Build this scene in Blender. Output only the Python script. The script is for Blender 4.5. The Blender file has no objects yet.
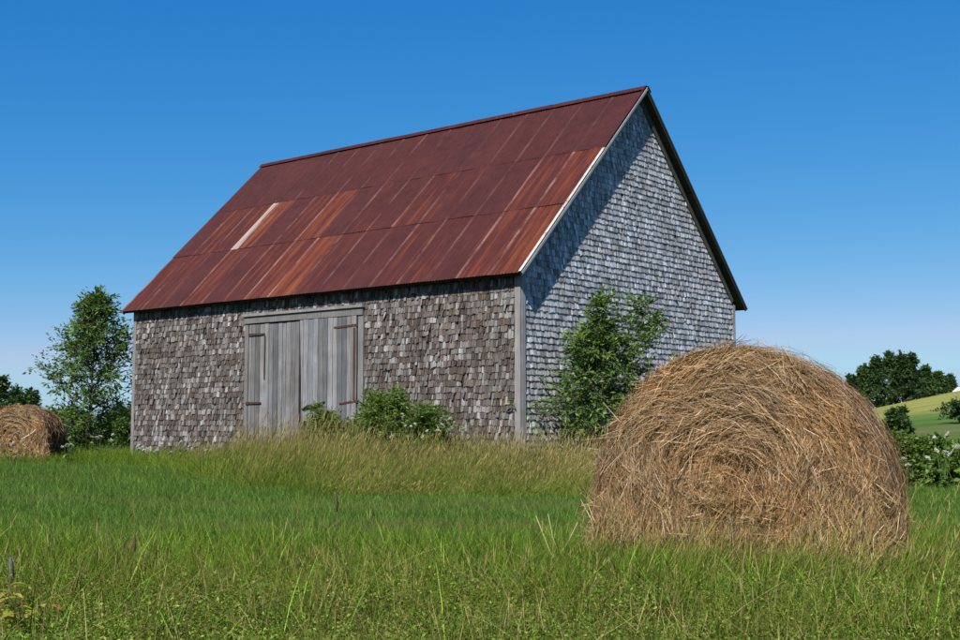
import bpy, math, random
import numpy as np
from mathutils import Vector, Matrix
R = math.radians
random.seed(7); rng = np.random.default_rng(7)
scene = bpy.context.scene
C = scene.collection

# ------------------------------------------------------------------ camera, sky, sun, exposure
cam_d = bpy.data.cameras.new('camera'); cam = bpy.data.objects.new('camera', cam_d); C.objects.link(cam)
cam.location = (0, 0, 1.0); cam.rotation_euler = (R(90) + 0.0862, 0, 0)
cam_d.sensor_width = 36; cam_d.lens = 36 * 1203.9 / 960; cam_d.clip_end = 6000; cam_d.clip_start = 0.05
scene.camera = cam

# to-sun direction solved from the roof shadow on the gable
SUN = Vector((-0.255, -0.660, 0.706)).normalized()
SUN_EL = math.asin(SUN.z); SUN_AZ = math.atan2(SUN.x, SUN.y)
world = bpy.data.worlds.new('World'); scene.world = world; world.use_nodes = True
wn = world.node_tree; wn.nodes.clear()
sky = wn.nodes.new('ShaderNodeTexSky'); sky.sky_type = 'NISHITA'; sky.sun_disc = False
sky.sun_elevation = SUN_EL; sky.sun_rotation = SUN_AZ
sky.altitude = 0; sky.air_density = 0.7; sky.dust_density = 0.3; sky.ozone_density = 8.0
# the film's response to the blue of a polarised summer sky, the same in every direction
bg = wn.nodes.new('ShaderNodeBackground'); bg.inputs['Strength'].default_value = 0.0615
wo = wn.nodes.new('ShaderNodeOutputWorld')
sp = wn.nodes.new('ShaderNodeSeparateColor'); cb = wn.nodes.new('ShaderNodeCombineColor'); wn.links.new(sky.outputs[0], sp.inputs[0])
for ch, (pw, ml) in enumerate(((2.0, 4.35), (.86, 1.0), (.417, .90))):
    last = sp.outputs[ch]
    for op, val in (('MULTIPLY', .1), ('MINIMUM', (.31, .62, .85)[ch]), ('POWER', pw), ('MULTIPLY', ml / .1)):
        mn = wn.nodes.new('ShaderNodeMath'); mn.operation = op; mn.inputs[1].default_value = val; wn.links.new(last, mn.inputs[0]); last = mn.outputs[0]
    wn.links.new(last, cb.inputs[ch])
wn.links.new(cb.outputs[0], bg.inputs[0]); wn.links.new(bg.outputs[0], wo.inputs[0])
sl = bpy.data.lights.new('sun', 'SUN'); sl.energy = 5.0; sl.angle = R(0.5); sl.color = (1.0, 0.95, 0.87)
so = bpy.data.objects.new('sun', sl); C.objects.link(so); so.rotation_euler = SUN.to_track_quat('Z', 'Y').to_euler()
so.location = SUN * 50
scene.view_settings.view_transform = 'Standard'; scene.view_settings.look = 'None'
scene.view_settings.exposure = 0.70; scene.view_settings.gamma = 1.0
scene.render.engine = 'CYCLES'; scene.cycles.max_bounces = 4; scene.cycles.diffuse_bounces = 3; scene.cycles.transmission_bounces = 2; scene.cycles.glossy_bounces = 2; scene.cycles.transparent_max_bounces = 4

# ------------------------------------------------------------------ helpers
def tag(o, label=None, cat=None, group=None, kind=None):
    if label: o['label'] = label
    if cat: o['category'] = cat
    if group: o['group'] = group
    if kind: o['kind'] = kind
    return o
def link(o, parent=None):
    C.objects.link(o)
    if parent is not None: o.parent = parent
    return o
def empty(name, loc=(0, 0, 0), rz=0.0):
    o = bpy.data.objects.new(name, None); o.empty_display_size = 0.2
    o.location = loc; o.rotation_euler = (0, 0, rz); C.objects.link(o); return o
def mesh_np(name, verts, faces, tint=None, mat=None, smooth=False):
    """verts (N,3); faces (M,k) same k, or a list of lists; tint (N,3) per vertex"""
    me = bpy.data.meshes.new(name)
    verts = np.asarray(verts, dtype=np.float32)
    if isinstance(faces, np.ndarray):
        m, k = faces.shape
        me.vertices.add(len(verts)); me.vertices.foreach_set('co', verts.ravel())
        me.loops.add(m * k); me.loops.foreach_set('vertex_index', faces.astype(np.int32).ravel())
        me.polygons.add(m); me.polygons.foreach_set('loop_start', np.arange(0, m * k, k, dtype=np.int32))
        me.update(calc_edges=True)
    else:
        me.from_pydata([tuple(v) for v in verts], [], faces); me.update()
    if tint is not None:
        a = me.color_attributes.new('tint', 'FLOAT_COLOR', 'POINT')
        c = np.ones((len(verts), 4), dtype=np.float32); c[:, :3] = tint
        a.data.foreach_set('color', c.ravel())
    me.polygons.foreach_set('use_smooth', np.full(len(me.polygons), bool(smooth)))
    if mat: me.materials.append(mat)
    return me
def obj(name, me, parent=None, **kw):
    o = bpy.data.objects.new(name, me); link(o, parent); tag(o, **kw); return o
BOXF = np.array([[0, 1, 2, 3], [7, 6, 5, 4], [0, 4, 5, 1], [1, 5, 6, 2], [2, 6, 7, 3], [3, 7, 4, 0]])
class MB:
    """collects pieces with per-vertex tint into one mesh"""
    def __init__(s): s.v = []; s.f = []; s.t = []; s.n = 0
    def add(s, v, f, t):
        v = np.asarray(v, float); t = np.asarray(t, float)
        if t.ndim == 1: t = np.repeat(t[None], len(v), 0)
        s.v.append(v); s.f += [[i + s.n for i in q] for q in f]; s.t.append(t); s.n += len(v)
    def box(s, lo, hi, t=(.5, .5, .5)):
        x0, y0, z0 = lo; x1, y1, z1 = hi
        s.add([(x0, y0, z0), (x0, y1, z0), (x1, y1, z0), (x1, y0, z0), (x0, y0, z1), (x0, y1, z1), (x1, y1, z1), (x1, y0, z1)], BOXF.tolist(), t)
    def tube(s, pts, rad, t, sides=6):
        pts = [Vector(p) for p in pts]; V = []
        for i, p in enumerate(pts):
            d = (pts[min(i + 1, len(pts) - 1)] - pts[max(i - 1, 0)]).normalized()
            a = d.orthogonal().normalized(); b = d.cross(a)
            if i and V:  # keep frame steady
                pa = (V[-sides] - pts[i - 1]); pa = pa - d * pa.dot(d)
                if pa.length > 1e-6: a = pa.normalized(); b = d.cross(a)
            for k in range(sides):
                q = 2 * math.pi * k / sides
                V.append(p + (a * math.cos(q) + b * math.sin(q)) * rad[i])
        F = []
        for i in range(len(pts) - 1):
            for k in range(sides):
                F.append([i * sides + k, i * sides + (k + 1) % sides, (i + 1) * sides + (k + 1) % sides, (i + 1) * sides + k])
        F.append(list(range(sides))[::-1]); F.append([(len(pts) - 1) * sides + k for k in range(sides)])
        s.add([tuple(v) for v in V], F, t)
    def build(s, name, mat, parent=None, smooth=False, **kw):
        me = mesh_np(name, np.concatenate(s.v), s.f, np.concatenate(s.t), mat, smooth)
        return obj(name, me, parent, **kw)
def sstep(a, b, x):
    t = np.clip((x - a) / (b - a), 0, 1); return t * t * (3 - 2 * t)
def gz(x, y):
    """ground height"""
    x = np.asarray(x, float); y = np.asarray(y, float)
    z = 0.15 * sstep(2.8, 5.6, y)
    r = x / np.maximum(np.abs(y), 20)
    z = z + np.clip((r - 0.235) * 30, 0, 11) * sstep(60, 150, y) * (1 - .35 * sstep(165, 400, y))
    z = z + 0.03 * np.sin(x * 0.9 + 1.3) * np.sin(y * 0.7) * sstep(6, 12, y) * (1 - sstep(30, 60, y))
    return z
def at(px, Y, z=None):
    """world point at depth Y seen at photo column px (960 wide)"""
    x = (px - 480) / 1203.9 * Y * 1.0037
    return (x, Y, float(gz(x, Y)) if z is None else z)

# ------------------------------------------------------------------ materials
def newmat(name):
    m = bpy.data.materials.new(name); m.use_nodes = True; nt = m.node_tree; nt.nodes.clear()
    out = nt.nodes.new('ShaderNodeOutputMaterial'); return m, nt, out
class NT:
    def __init__(s, nt): s.nt = nt
    def node(s, typ, ins=None, **props):
        n = s.nt.nodes.new(typ)
        for k, v in props.items(): setattr(n, k, v)
        for k, v in (ins or {}).items():
            if hasattr(v, 'is_linked') or hasattr(v, 'links'): s.nt.links.new(v, n.inputs[k])
            else: n.inputs[k].default_value = v
        return n
    def mix(s, fac, a, b, mode='MIX'):
        n = s.nt.nodes.new('ShaderNodeMix'); n.data_type = 'RGBA'; n.blend_type = mode
        for idx, v in ((0, fac), (6, a), (7, b)):
            if hasattr(v, 'links'): s.nt.links.new(v, n.inputs[idx])
            else: n.inputs[idx].default_value = (*v, 1) if isinstance(v, (tuple, list)) and len(v) == 3 else v
        return n.outputs[2]
    def math(s, op, a, b=0.0, c=0.0, clamp=False):
        n = s.nt.nodes.new('ShaderNodeMath'); n.operation = op; n.use_clamp = clamp
        for i, v in enumerate((a, b, c)):
            if hasattr(v, 'links'): s.nt.links.new(v, n.inputs[i])
            else: n.inputs[i].default_value = v
        return n.outputs[0]
    def ramp(s, fac, stops, interp='LINEAR'):
        n = s.nt.nodes.new('ShaderNodeValToRGB'); n.color_ramp.interpolation = interp
        e = n.color_ramp.elements
        while len(e) < len(stops): e.new(0.5)
        for i, (p, c) in enumerate(stops):
            e[i].position = p; e[i].color = (*c, 1) if len(c) == 3 else c
        s.nt.links.new(fac, n.inputs[0]); return n.outputs[0]
    def noise(s, vec, scale, detail=4, rough=.55, out=0):
        n = s.nt.nodes.new('ShaderNodeTexNoise'); n.inputs['Scale'].default_value = scale
        n.inputs['Detail'].default_value = detail; n.inputs['Roughness'].default_value = rough
        if vec is not None: s.nt.links.new(vec, n.inputs['Vector'])
        return n.outputs[out]
    def mapping(s, vec, scale=(1, 1, 1), loc=(0, 0, 0), rot=(0, 0, 0)):
        n = s.nt.nodes.new('ShaderNodeMapping'); n.inputs['Scale'].default_value = scale
        n.inputs['Rotation'].default_value = rot
        if hasattr(loc, 'links'): s.nt.links.new(loc, n.inputs['Location'])
        else: n.inputs['Location'].default_value = loc
        s.nt.links.new(vec, n.inputs['Vector']); return n.outputs[0]
def principled(g, out, color, rough=.8, bump=None, bstr=.3, bdist=.01, spec=.3, metal=0.0):
    p = g.node('ShaderNodeBsdfPrincipled')
    for k, v in (('Base Color', color), ('Roughness', rough), ('Metallic', metal)):
        if hasattr(v, 'links'): g.nt.links.new(v, p.inputs[k])
        else: p.inputs[k].default_value = (*v, 1) if isinstance(v, tuple) else v
    p.inputs['Specular IOR Level'].default_value = spec
    if bump is not None:
        b = g.node('ShaderNodeBump', {'Height': bump, 'Strength': bstr, 'Distance': bdist}); g.nt.links.new(b.outputs[0], p.inputs['Normal'])
    g.nt.links.new(p.outputs[0], out.inputs[0]); return p

def mat_wood(name, streak=(40, 40, 3), lo=.55, hi=1.25, rough=.85, bstr=.7, stain=None):
    """weathered wood: tint attribute times long grain"""
    m, nt, out = newmat(name); g = NT(nt)
    t = g.node('ShaderNodeAttribute', attribute_name='tint').outputs[0]
    pos = g.node('ShaderNodeNewGeometry').outputs['Position']
    grain = g.noise(g.mapping(pos, streak), 1.0, 5, .65)
    blot = g.noise(g.mapping(pos, (1, 1, 1), (3, 1, 7)), 2.3, 4, .6)
    gr = g.ramp(grain, [(.3, (lo,) * 3), (.72, (hi,) * 3)])
    c = g.mix(1.0, t, gr, 'MULTIPLY')
    bl = g.ramp(blot, [(.35, (.78, .74, .70)), (.65, (1.12, 1.12, 1.14))])
    c = g.mix(.8, c, bl, 'MULTIPLY')
    if stain: c = g.mix(g.ramp(g.noise(g.mapping(pos, (9, 9, 1.2)), 1, 4), [(.58, (0, 0, 0)), (.75, (.7,) * 3)]), c, stain)
    principled(g, out, c, rough, grain, bstr, .006, spec=.2)
    return m
M = {}
M['shingle'] = mat_wood('weathered_shingle', (70, 70, 6), .55, 1.35)
M['plank'] = mat_wood('weathered_plank', (55, 55, 1.6), .45, 1.4)
M['trim'] = mat_wood('weathered_trim', (60, 60, 2.0), .6, 1.2)
M['dark_wood'] = mat_wood('dark_wood', (50, 50, 3), .6, 1.2)
M['bark'] = mat_wood('bark', (30, 30, 6), .6, 1.3)

def mat_tint(name, rough=.7, var=.25, spec=.2):
    m, nt, out = newmat(name); g = NT(nt)
    t = g.node('ShaderNodeAttribute', attribute_name='tint').outputs[0]
    pos = g.node('ShaderNodeNewGeometry').outputs['Position']
    n = g.ramp(g.noise(pos, 25, 3), [(.3, (1 - var,) * 3), (.7, (1 + var,) * 3)])
    principled(g, out, g.mix(1.0, t, n, 'MULTIPLY'), rough, spec=spec)
    return m
M['iron'] = mat_tint('rusty_iron', .75, .4, .3)
M['plain'] = mat_tint('plain_tinted', .7, .1)

def mat_leaf(name, trans=.35, rough=.5, patch=None, objrand=0.0, gloss=False):
    m, nt, out = newmat(name); g = NT(nt)
    c = g.node('ShaderNodeAttribute', attribute_name='tint').outputs[0]
    if objrand:
        rnd = g.node('ShaderNodeObjectInfo').outputs['Random']
        c = g.mix(1.0, c, g.ramp(rnd, [(0, (1 - objrand,) * 3), (1, (1 + objrand,) * 3)]), 'MULTIPLY')
    if patch:
        pos = g.node('ShaderNodeNewGeometry').outputs['Position']
        n = g.noise(g.mapping(pos, patch[1]), 1.0, 4, .6)
        c = g.mix(g.ramp(n, [(patch[2], (0, 0, 0)), (patch[3], (patch[4],) * 3)]), c, patch[0])
    d = g.node('ShaderNodeBsdfPrincipled', {'Base Color': c, 'Roughness': rough, 'Specular IOR Level': .25}) if gloss else g.node('ShaderNodeBsdfDiffuse', {'Color': c})
    tr = g.node('ShaderNodeBsdfTranslucent', {'Color': g.mix(1.0, c, (1.25, 1.25, .55), 'MULTIPLY')})
    mx = g.node('ShaderNodeMixShader', {0: trans, 1: d.outputs[0], 2: tr.outputs[0]})
    nt.links.new(mx.outputs[0], out.inputs[0]); return m
M['leaf'] = mat_leaf('leaf', .35, .45, gloss=True)
M['grass'] = mat_leaf('grass_blade', .3, .55, ((.125, .145, .022), (.6, 1.2, 1), .50, .72, .5), .28)
M['mown'] = mat_leaf('mown_grass_blade', .3, .55, ((.175, .165, .06), (.13, .55, 1), .56, .66, .5), .25)
M['tallg'] = mat_leaf('tall_grass_blade', .25, .6, ((.085, .135, .022), (.5, .7, 1), .48, .66, .55), .25)
M['hay'] = mat_leaf('hay_straw', .12, .6)

def mat_ground():
    m, nt, out = newmat('meadow_soil'); g = NT(nt)
    pos = g.node('ShaderNodeNewGeometry').outputs['Position']
    n1 = g.noise(pos, 6, 5, .7); n2 = g.noise(g.mapping(pos, (.25, .6, 1)), 1, 4, .6)
    near = g.mix(g.ramp(n2, [(.4, (0,) * 3), (.62, (1,) * 3)]), (.032, .052, .012), (.06, .07, .022))
    near = g.mix(g.ramp(n1, [(.35, (.0,) * 3), (.6, (.55,) * 3)]), near, (.045, .036, .016))
    # the far hill: ripe gold hay field, green strips in front of it
    sep = g.node('ShaderNodeSeparateXYZ', {0: pos})
    fy = g.math('ADD', sep.outputs[1], g.math('MULTIPLY', g.math('SUBTRACT', n2, .5), 22))
    gold = g.mix(g.ramp(g.noise(g.mapping(pos, (.10, .35, .4)), 1, 5, .65), [(.35, (0,) * 3), (.65, (1,) * 3)]), (.15, .17, .04), (.25, .235, .07))
    green = g.mix(g.ramp(g.noise(g.mapping(pos, (.05, .35, 1)), 1, 4, .6), [(.4, (0,) * 3), (.6, (1,) * 3)]), (.05, .11, .02), (.085, .14, .03))
    k1 = g.math('DIVIDE', g.math('SUBTRACT', fy, 22), 8, clamp=True)
    k2 = g.math('DIVIDE', g.math('SUBTRACT', fy, 96), 8, clamp=True)
    k3 = g.math('MULTIPLY', g.math('DIVIDE', g.math('SUBTRACT', fy, 66), 6, clamp=True), g.math('SUBTRACT', 1, g.math('DIVIDE', g.math('SUBTRACT', fy, 80), 6, clamp=True)))
    c = g.mix(k1, near, green)
    c = g.mix(g.math('MULTIPLY', k3, .45), c, (.13, .10, .055))
    c = g.mix(k2, c, gold)
    principled(g, out, c, .95, g.noise(pos, 14, 5, .7), 1.0, .06, spec=.05)
    return m
M['ground'] = mat_ground()

def mat_rust():
    m, nt, out = newmat('rusted_roof_steel'); g = NT(nt)
    oc = g.node('ShaderNodeTexCoord').outputs['Object']
    rnd = g.node('ShaderNodeObjectInfo').outputs['Random']
    off = g.node('ShaderNodeCombineXYZ', {0: g.math('MULTIPLY', rnd, 91), 1: g.math('MULTIPLY', rnd, 37), 2: 0.0}).outputs[0]
    rust = g.node('ShaderNodeAttribute', attribute_type='OBJECT', attribute_name='rust').outputs['Fac']
    bare = g.node('ShaderNodeAttribute', attribute_type='OBJECT', attribute_name='bare').outputs['Fac']
    sep = g.node('ShaderNodeSeparateXYZ', {0: oc})
    fine = g.noise(g.mapping(oc, (46, 1.1, 1), off), 1, 5, .7)
    wide = g.noise(g.mapping(oc, (9, .55, 1), off), 1, 4, .6)
    blot = g.noise(g.mapping(oc, (5, 4, 1), off), 1, 6, .7)
    spk = g.noise(g.mapping(oc, (60, 60, 1), off), 1, 3, .7)
    old = g.mix(g.ramp(blot, [(.3, (0,) * 3), (.7, (1,) * 3)]), (.036, .0125, .0130), (.062, .0195, .0190))
    new = g.mix(g.ramp(blot, [(.3, (0,) * 3), (.7, (1,) * 3)]), (.034, .0090, .0090), (.064, .0150, .0120))
    base = g.mix(rust, old, new)
    big = g.noise(g.mapping(g.node('ShaderNodeNewGeometry').outputs['Position'], (.9, .9, .9)), 1, 4, .6)
    base = g.mix(1.0, base, g.ramp(big, [(.32, (.74, .76, .80)), (.68, (1.22, 1.18, 1.15))]), 'MULTIPLY')
    base = g.mix(g.math('MULTIPLY', rust, .45), base, (0.0713, 0.0180, 0.0130))
    base = g.mix(g.ramp(fine, [(.42, (0,) * 3), (.68, (.55,) * 3)]), base, (0.0837, 0.0248, 0.0186))
    # orange running rust, more of it where the sheet is rustier
    k = g.math('ADD', g.math('MULTIPLY', wide, .75), g.math('MULTIPLY', fine, .35))
    k = g.math('ADD', k, g.math('MULTIPLY', g.math('SUBTRACT', rust, .5), .34))
    base = g.mix(g.ramp(k, [(.58, (0,) * 3), (.76, (.8,) * 3)]), base, (.165, .044, .017))
    base = g.mix(g.ramp(k, [(.76, (0,) * 3), (.90, (.6,) * 3)]), base, (.24, .115, .06))
    # pale zinc left along the laps (local x near 0), broken into soft runs
    wob = g.math('MULTIPLY', g.math('SUBTRACT', wide, .5), .10)
    lap = g.math('SUBTRACT', 1, g.math('ABSOLUTE', g.math('DIVIDE', g.math('SUBTRACT', g.math('ADD', sep.outputs[0], wob), .03), .05)), clamp=True)
    lap = g.math('POWER', lap, 1.4)
    run = g.ramp(g.noise(g.mapping(oc, (3, 1.3, 1), off), 1, 6, .75), [(.40, (0,) * 3), (.60, (1,) * 3)])
    brk = g.ramp(spk, [(.30, (.35,) * 3), (.55, (1,) * 3)])
    lapk = g.math('MULTIPLY', g.math('MULTIPLY', g.math('MULTIPLY', lap, run), brk), g.math('MULTIPLY', rust, 1.25), clamp=True)
    base = g.mix(lapk, base, (.30, .19, .145))
    # bare zinc panel, wearing thin towards its upper end
    bk = g.math('SUBTRACT', g.math('ADD', g.math('MULTIPLY', fine, 1.2), g.math('MULTIPLY', bare, .40)), g.math('ADD', g.math('MULTIPLY', sep.outputs[0], 1.5), g.math('MULTIPLY', g.math('SUBTRACT', .62, spk), .3)))
    bk = g.math('SUBTRACT', bk, g.math('MULTIPLY', sep.outputs[1], .05))
    base = g.mix(g.math('MULTIPLY', g.math('GREATER_THAN', bare, .05), g.ramp(bk, [(.56, (0,) * 3), (.80, (.9,) * 3)])), base, (.34, .30, .26))
    base = g.mix(1.0, base, (.84, .80, .82), 'MULTIPLY')
    # grime lines
    base = g.mix(g.ramp(spk, [(.62, (0,) * 3), (.75, (.35,) * 3)]), base, (.035, .014, .013))
    principled(g, out, base, g.ramp(blot, [(.3, (.5,) * 3), (.7, (.72,) * 3)]), spk, .25, .003, spec=.12)
    return m
M['rust'] = mat_rust()

def mat_flash():
    m, nt, out = newmat('peeling_flashing'); g = NT(nt)
    pos = g.node('ShaderNodeNewGeometry').outputs['Position']
    n = g.noise(pos, 7, 6, .75)
    c = g.ramp(n, [(.35, (.07, .03, .024)), (.42, (.34, .32, .29)), (.7, (.45, .44, .42))])
    principled(g, out, c, .65, n, .3, .004); return m
M['flash'] = mat_flash()

# ------------------------------------------------------------------ ground
def make_ground():
    ys = np.concatenate([np.arange(-30, 0, 3.), np.arange(0, 30, .5), np.arange(30, 220, 4.), np.array([240, 280, 340, 450, 700, 1200, 2500, 4500.])])
    xs = np.concatenate([-np.array([4000, 1500, 700, 400, 250, 180, 140.]), np.arange(-110, -20, 5.), np.arange(-20, 20, .6), np.arange(20, 111, 5.), np.array([140, 180, 250, 400, 700, 1500, 4000.])])
    X, Y = np.meshgrid(xs, ys); Z = gz(X, Y)
    v = np.stack([X.ravel(), Y.ravel(), Z.ravel()], 1)
    ny, nx = X.shape; i = np.arange(ny * nx).reshape(ny, nx)
    f = np.stack([i[:-1, :-1].ravel(), i[:-1, 1:].ravel(), i[1:, 1:].ravel(), i[1:, :-1].ravel()], 1)
    obj('ground', mesh_np('ground', v, f, None, M['ground'], True), kind='structure', label='grassy meadow ground with gold hillside beyond on the right')
make_ground()

# ------------------------------------------------------------------ barn
YAW = .6826; L = 10.8166; W = 7.6539; ZE = 3.5015; ZR = 7.5305; OE = .245; OR = .205
BZ = .12
barn = empty('barn', (.6743, 20.0915, 0), 0)
tag(barn, 'grey shingled barn with steep rusted metal roof and double plank doors', 'barn')
# local frame: +X = along the front to the left (u), +Y = along the gable, away (v).  u,v is left-handed, so keep explicit vectors
U = np.array([-math.cos(YAW), math.sin(YAW), 0]); V = np.array([math.sin(YAW), math.cos(YAW), 0]); K = np.array([0, 0, 1.])
def bl(u, v, z): return u * U + v * V + z * K          # barn coords -> parent-local (parent is unrotated)
def blv(P): P = np.asarray(P, float); return P[:, :1] * U + P[:, 1:2] * V + P[:, 2:] * K
def bbox(mb, lo, hi, t):
    u0, v0, z0 = lo; u1, v1, z1 = hi
    P = [(u0, v0, z0), (u0, v1, z0), (u1, v1, z0), (u1, v0, z0), (u0, v0, z1), (u0, v1, z1), (u1, v1, z1), (u1, v0, z1)]
    mb.add(blv(P), [q[::-1] for q in BOXF.tolist()][::1], t)
SL = (ZR - ZE) / (W / 2 + OE)                           # roof slope (rise over run)
def roofz(v):                                           # sheet height above barn coordinate v
    return ZE + (v + OE) * SL if v <= W / 2 else ZE + (W + OE - v) * SL
# core walls (sheathing behind shingles)
mb = MB()
def wallquad(P, t=(.06, .05, .045)): mb.add(blv(P), [[0, 1, 2, 3]] if len(P) == 4 else [list(range(len(P)))], t)
ht = ZE + OE * SL - .1
wallquad([(0, 0, BZ), (L, 0, BZ), (L, 0, ht), (0, 0, ht)]); wallquad([(0, W, BZ), (L, W, BZ), (L, W, ht), (0, W, ht)])
for uu in (0, L): wallquad([(uu, 0, BZ), (uu, W, BZ), (uu, W, ht), (uu, W / 2, ZR - .1), (uu, 0, ht)])
mb.build('wall_sheathing', M['dark_wood'], barn)

def shingle_wall(org, adir, ndir, length, ztop, expo, wlo, whi, palette, curl, seed, skip=(), near=None, clean=0.0):
    """wedge shaped shingles; returns list of (verts, tint, score)"""
    r = np.random.default_rng(seed); out = []
    z = BZ - .05; row = 0
    while True:
        top_possible = max(ztop(length / 2), ztop(0), ztop(length))
        if z > top_possible: break
        a = -r.uniform(0, whi)
        rowd = r.normal(0, .006)
        while a < length:
            w = r.uniform(wlo, whi); gp = r.uniform(.001, .004) + curl * abs(r.normal(0, .004)); a0 = max(a + gp, 0.0); a1 = min(a + w - gp, length); a += w
            if a1 - a0 < .02: continue
            z0 = z + rowd * .6 + r.normal(0, .006 + .004 * curl)
            if r.random() < .05 * curl: z0 += r.uniform(-.03, .05)
            am = (a0 + a1) / 2
            if any(s0 < am < s1 and zz0 < z0 + .05 < zz1 for s0, s1, zz0, zz1 in skip): continue
            if r.random() < .015 * curl: continue
            t0, t1 = ztop(a0) - .02, ztop(a1) - .02
            if z0 > min(t0, t1) - .03: continue
            z1 = z0 + expo * 1.45
            th = (r.uniform(.015, .024) if curl < .5 else r.uniform(.010, .016)) + curl * abs(r.normal(0, .005))
            lc = curl if curl > .5 else curl * .4; lift0 = lc * max(0, r.normal(.002, .015)); lift1 = lc * max(0, r.normal(.002, .015))
            if r.random() < .10 * lc:
                if r.random() < .5: lift0 += r.uniform(.01, .04)
                else: lift1 += r.uniform(.01, .04)
            tb = .008
            sk = r.normal(0, .003 + .003 * curl)
            ze0, ze1 = min(z1, t0), min(z1, t1)
            base = .004
            def P(aa, n, zz): return org + adir * aa + ndir * n + K * zz
            b0, b1 = base + .008 + lift0, base + .008 + lift1
            vs = [P(a0, b0, z0 + sk), P(a1, b1, z0 - sk), P(a1, base, ze1), P(a0, base, ze0),
                  P(a0, b0 + th, z0 + sk + .001), P(a1, b1 + th, z0 - sk + .001), P(a1, base + tb, ze1), P(a0, base + tb, ze0)]
            c = np.array(palette[r.choice(len(palette))]) * r.uniform(.68, 1.38)
            out.append((np.array(vs), c, am, z0))
        z += expo; row += 1
    return out
def rakez(a): return roofz(a) - .07
def eavez(a): return ZE + OE * SL - .10
front_pal = [(.088, .074, .066), (.104, .092, .084), (.070, .056, .048), (.125, .115, .108), (.092, .074, .063), (.165, .157, .152), (.115, .104, .098), (.060, .048, .042), (.215, .207, .202)]
gable_pal = [tuple(q * .90 for q in c) for c in [(.33, .345, .365), (.38, .395, .415), (.27, .285, .305), (.45, .465, .485), (.35, .36, .375), (.21, .22, .235), (.52, .53, .54)]]
DOOR = (3.62, 7.02, -1, 3.24)
u0v = np.array([0., 0, 0])
F = shingle_wall(bl(.10, 0, 0), U, -V, L - .16, eavez, .113, .036, .092, front_pal, .8, 11, skip=[(DOOR[0] - .10, DOOR[1] - .10, DOOR[2], DOOR[3])])
G = shingle_wall(bl(0, .10, 0), V, -U, W - .18, lambda a: rakez(a + .10), .110, .030, .075, gable_pal, .13, 12)
Lf = shingle_wall(bl(L, .05, 0), V, U, W - .1, lambda a: rakez(a + .05), .112, .05, .12, gable_pal, .2, 13)
Bk = shingle_wall(bl(.05, W, 0), U, V, L - .1, eavez, .165, .08, .22, front_pal, .4, 14)
SF = np.array(BOXF)
def shingle_object(lst, name):
    v = np.concatenate([s[0] for s in lst]); n = len(lst)
    f = (np.arange(n)[:, None, None] * 8 + SF[None]).reshape(-1, 4)
    t = np.repeat(np.array([s[1] for s in lst]), 8, 0)
    return obj(name, mesh_np(name, v, f, t, M['shingle']), barn)
# the shingles that show largest (nearest the front corner, above the grass) are parts one by one
def score(s, wall): return s[2] + max(0, .75 - s[3]) * 6 + (0 if s[3] < 3.1 else 2)
for lst, wall, cnt in ((F, 'front', 170), (G, 'gable', 130)):
    order = sorted(range(len(lst)), key=lambda i: score(lst[i], wall))
    pick = set(order[:cnt])
    for i in order[:cnt]:
        s = lst[i]; cen = s[0].mean(0)
        me = mesh_np('shingle', s[0] - cen, BOXF, np.repeat(s[1][None], 8, 0), M['shingle'])
        o = obj('shingle', me, barn); o.location = cen
    rest = [s for i, s in enumerate(lst) if i not in pick]
    tag(shingle_object(rest, 'wall_shingles'), kind='stuff', label='rows of curled brown-grey shingles on the door side' if wall == 'front' else 'even rows of silvery shingles on the gable end')
tag(shingle_object(Lf, 'wall_shingles'), kind='stuff'); tag(shingle_object(Bk, 'wall_shingles'), kind='stuff')

# corner boards
def part(name, boxes, mat, t, parent=barn, **kw):
    mb = MB()
    for lo, hi in boxes: bbox(mb, lo, hi, t)
    return mb.build(name, mat, parent, **kw)
cz = ZE + OE * SL - .12
part('corner_board', [((-.035, -.045, BZ), (.085, -.004, cz))], M['trim'], (.22, .215, .21))
part('corner_board', [((-.040, -.003, BZ), (-.003, .095, cz - .06))], M['trim'], (.30, .30, .30))
part('corner_board', [((L - .07, -.04, BZ), (L + .035, -.004, cz))], M['trim'], (.19, .185, .18))
part('corner_board', [((-.03, W - .09, BZ), (-.003, W + .03, cz - .05))], M['trim'], (.34, .35, .36))

# doors
def plank_leaf(u0, u1, z0, z1, n, seed, v0=-.03, droop=0.0, broken=None):
    leaf = empty('door_leaf', (0, 0, 0)); leaf.parent = barn
    r = random.Random(seed); w = (u1 - u0) / n; u = u0
    for i in range(n):
        ww = w * r.uniform(.85, 1.15) if i < n - 1 else u1 - u
        ua, ub = u + .004, min(u + ww, u1) - r.uniform(.005, .013); u += ww
        if ub - ua < .03: continue
        mb = MB(); s = r.uniform(.66, 1.4); warm = r.uniform(-.015, .02)
        zt = z1 + r.uniform(-.015, .004); zb = z0 + r.uniform(-.05, .06)
        if broken and broken[0] < (ua + ub) / 2 < broken[1]: zb = broken[2] + r.uniform(0, .05)
        vv = v0 + r.uniform(-.006, .004)
        if droop and i == n - 1:      # sagging leaf: its meeting edge swings away from the other towards the foot
            P = [(ua, vv - .028, zb), (ua, vv, zb), (ub - droop, vv, zb), (ub - droop, vv - .028, zb), (ua, vv - .028, zt), (ua, vv, zt), (ub, vv, zt), (ub, vv - .028, zt)]
            mb.add(blv(P), [q[::-1] for q in BOXF.tolist()], np.array((.16, .16, .162)) * s); mb.build('plank', M['plank'], leaf); continue
        bbox(mb, (ua, vv - .028, zb), (ub, vv, zt), np.array((.142 + warm * .35, .145, .152 - warm * .35)) * s)
        mb.build('plank', M['plank'], leaf)
    return leaf
leafL = plank_leaf(5.36, 6.86, .25, 3.00, 12, 3); leafL['label'] = 'left plank door leaf, dry grass against its foot'
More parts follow.
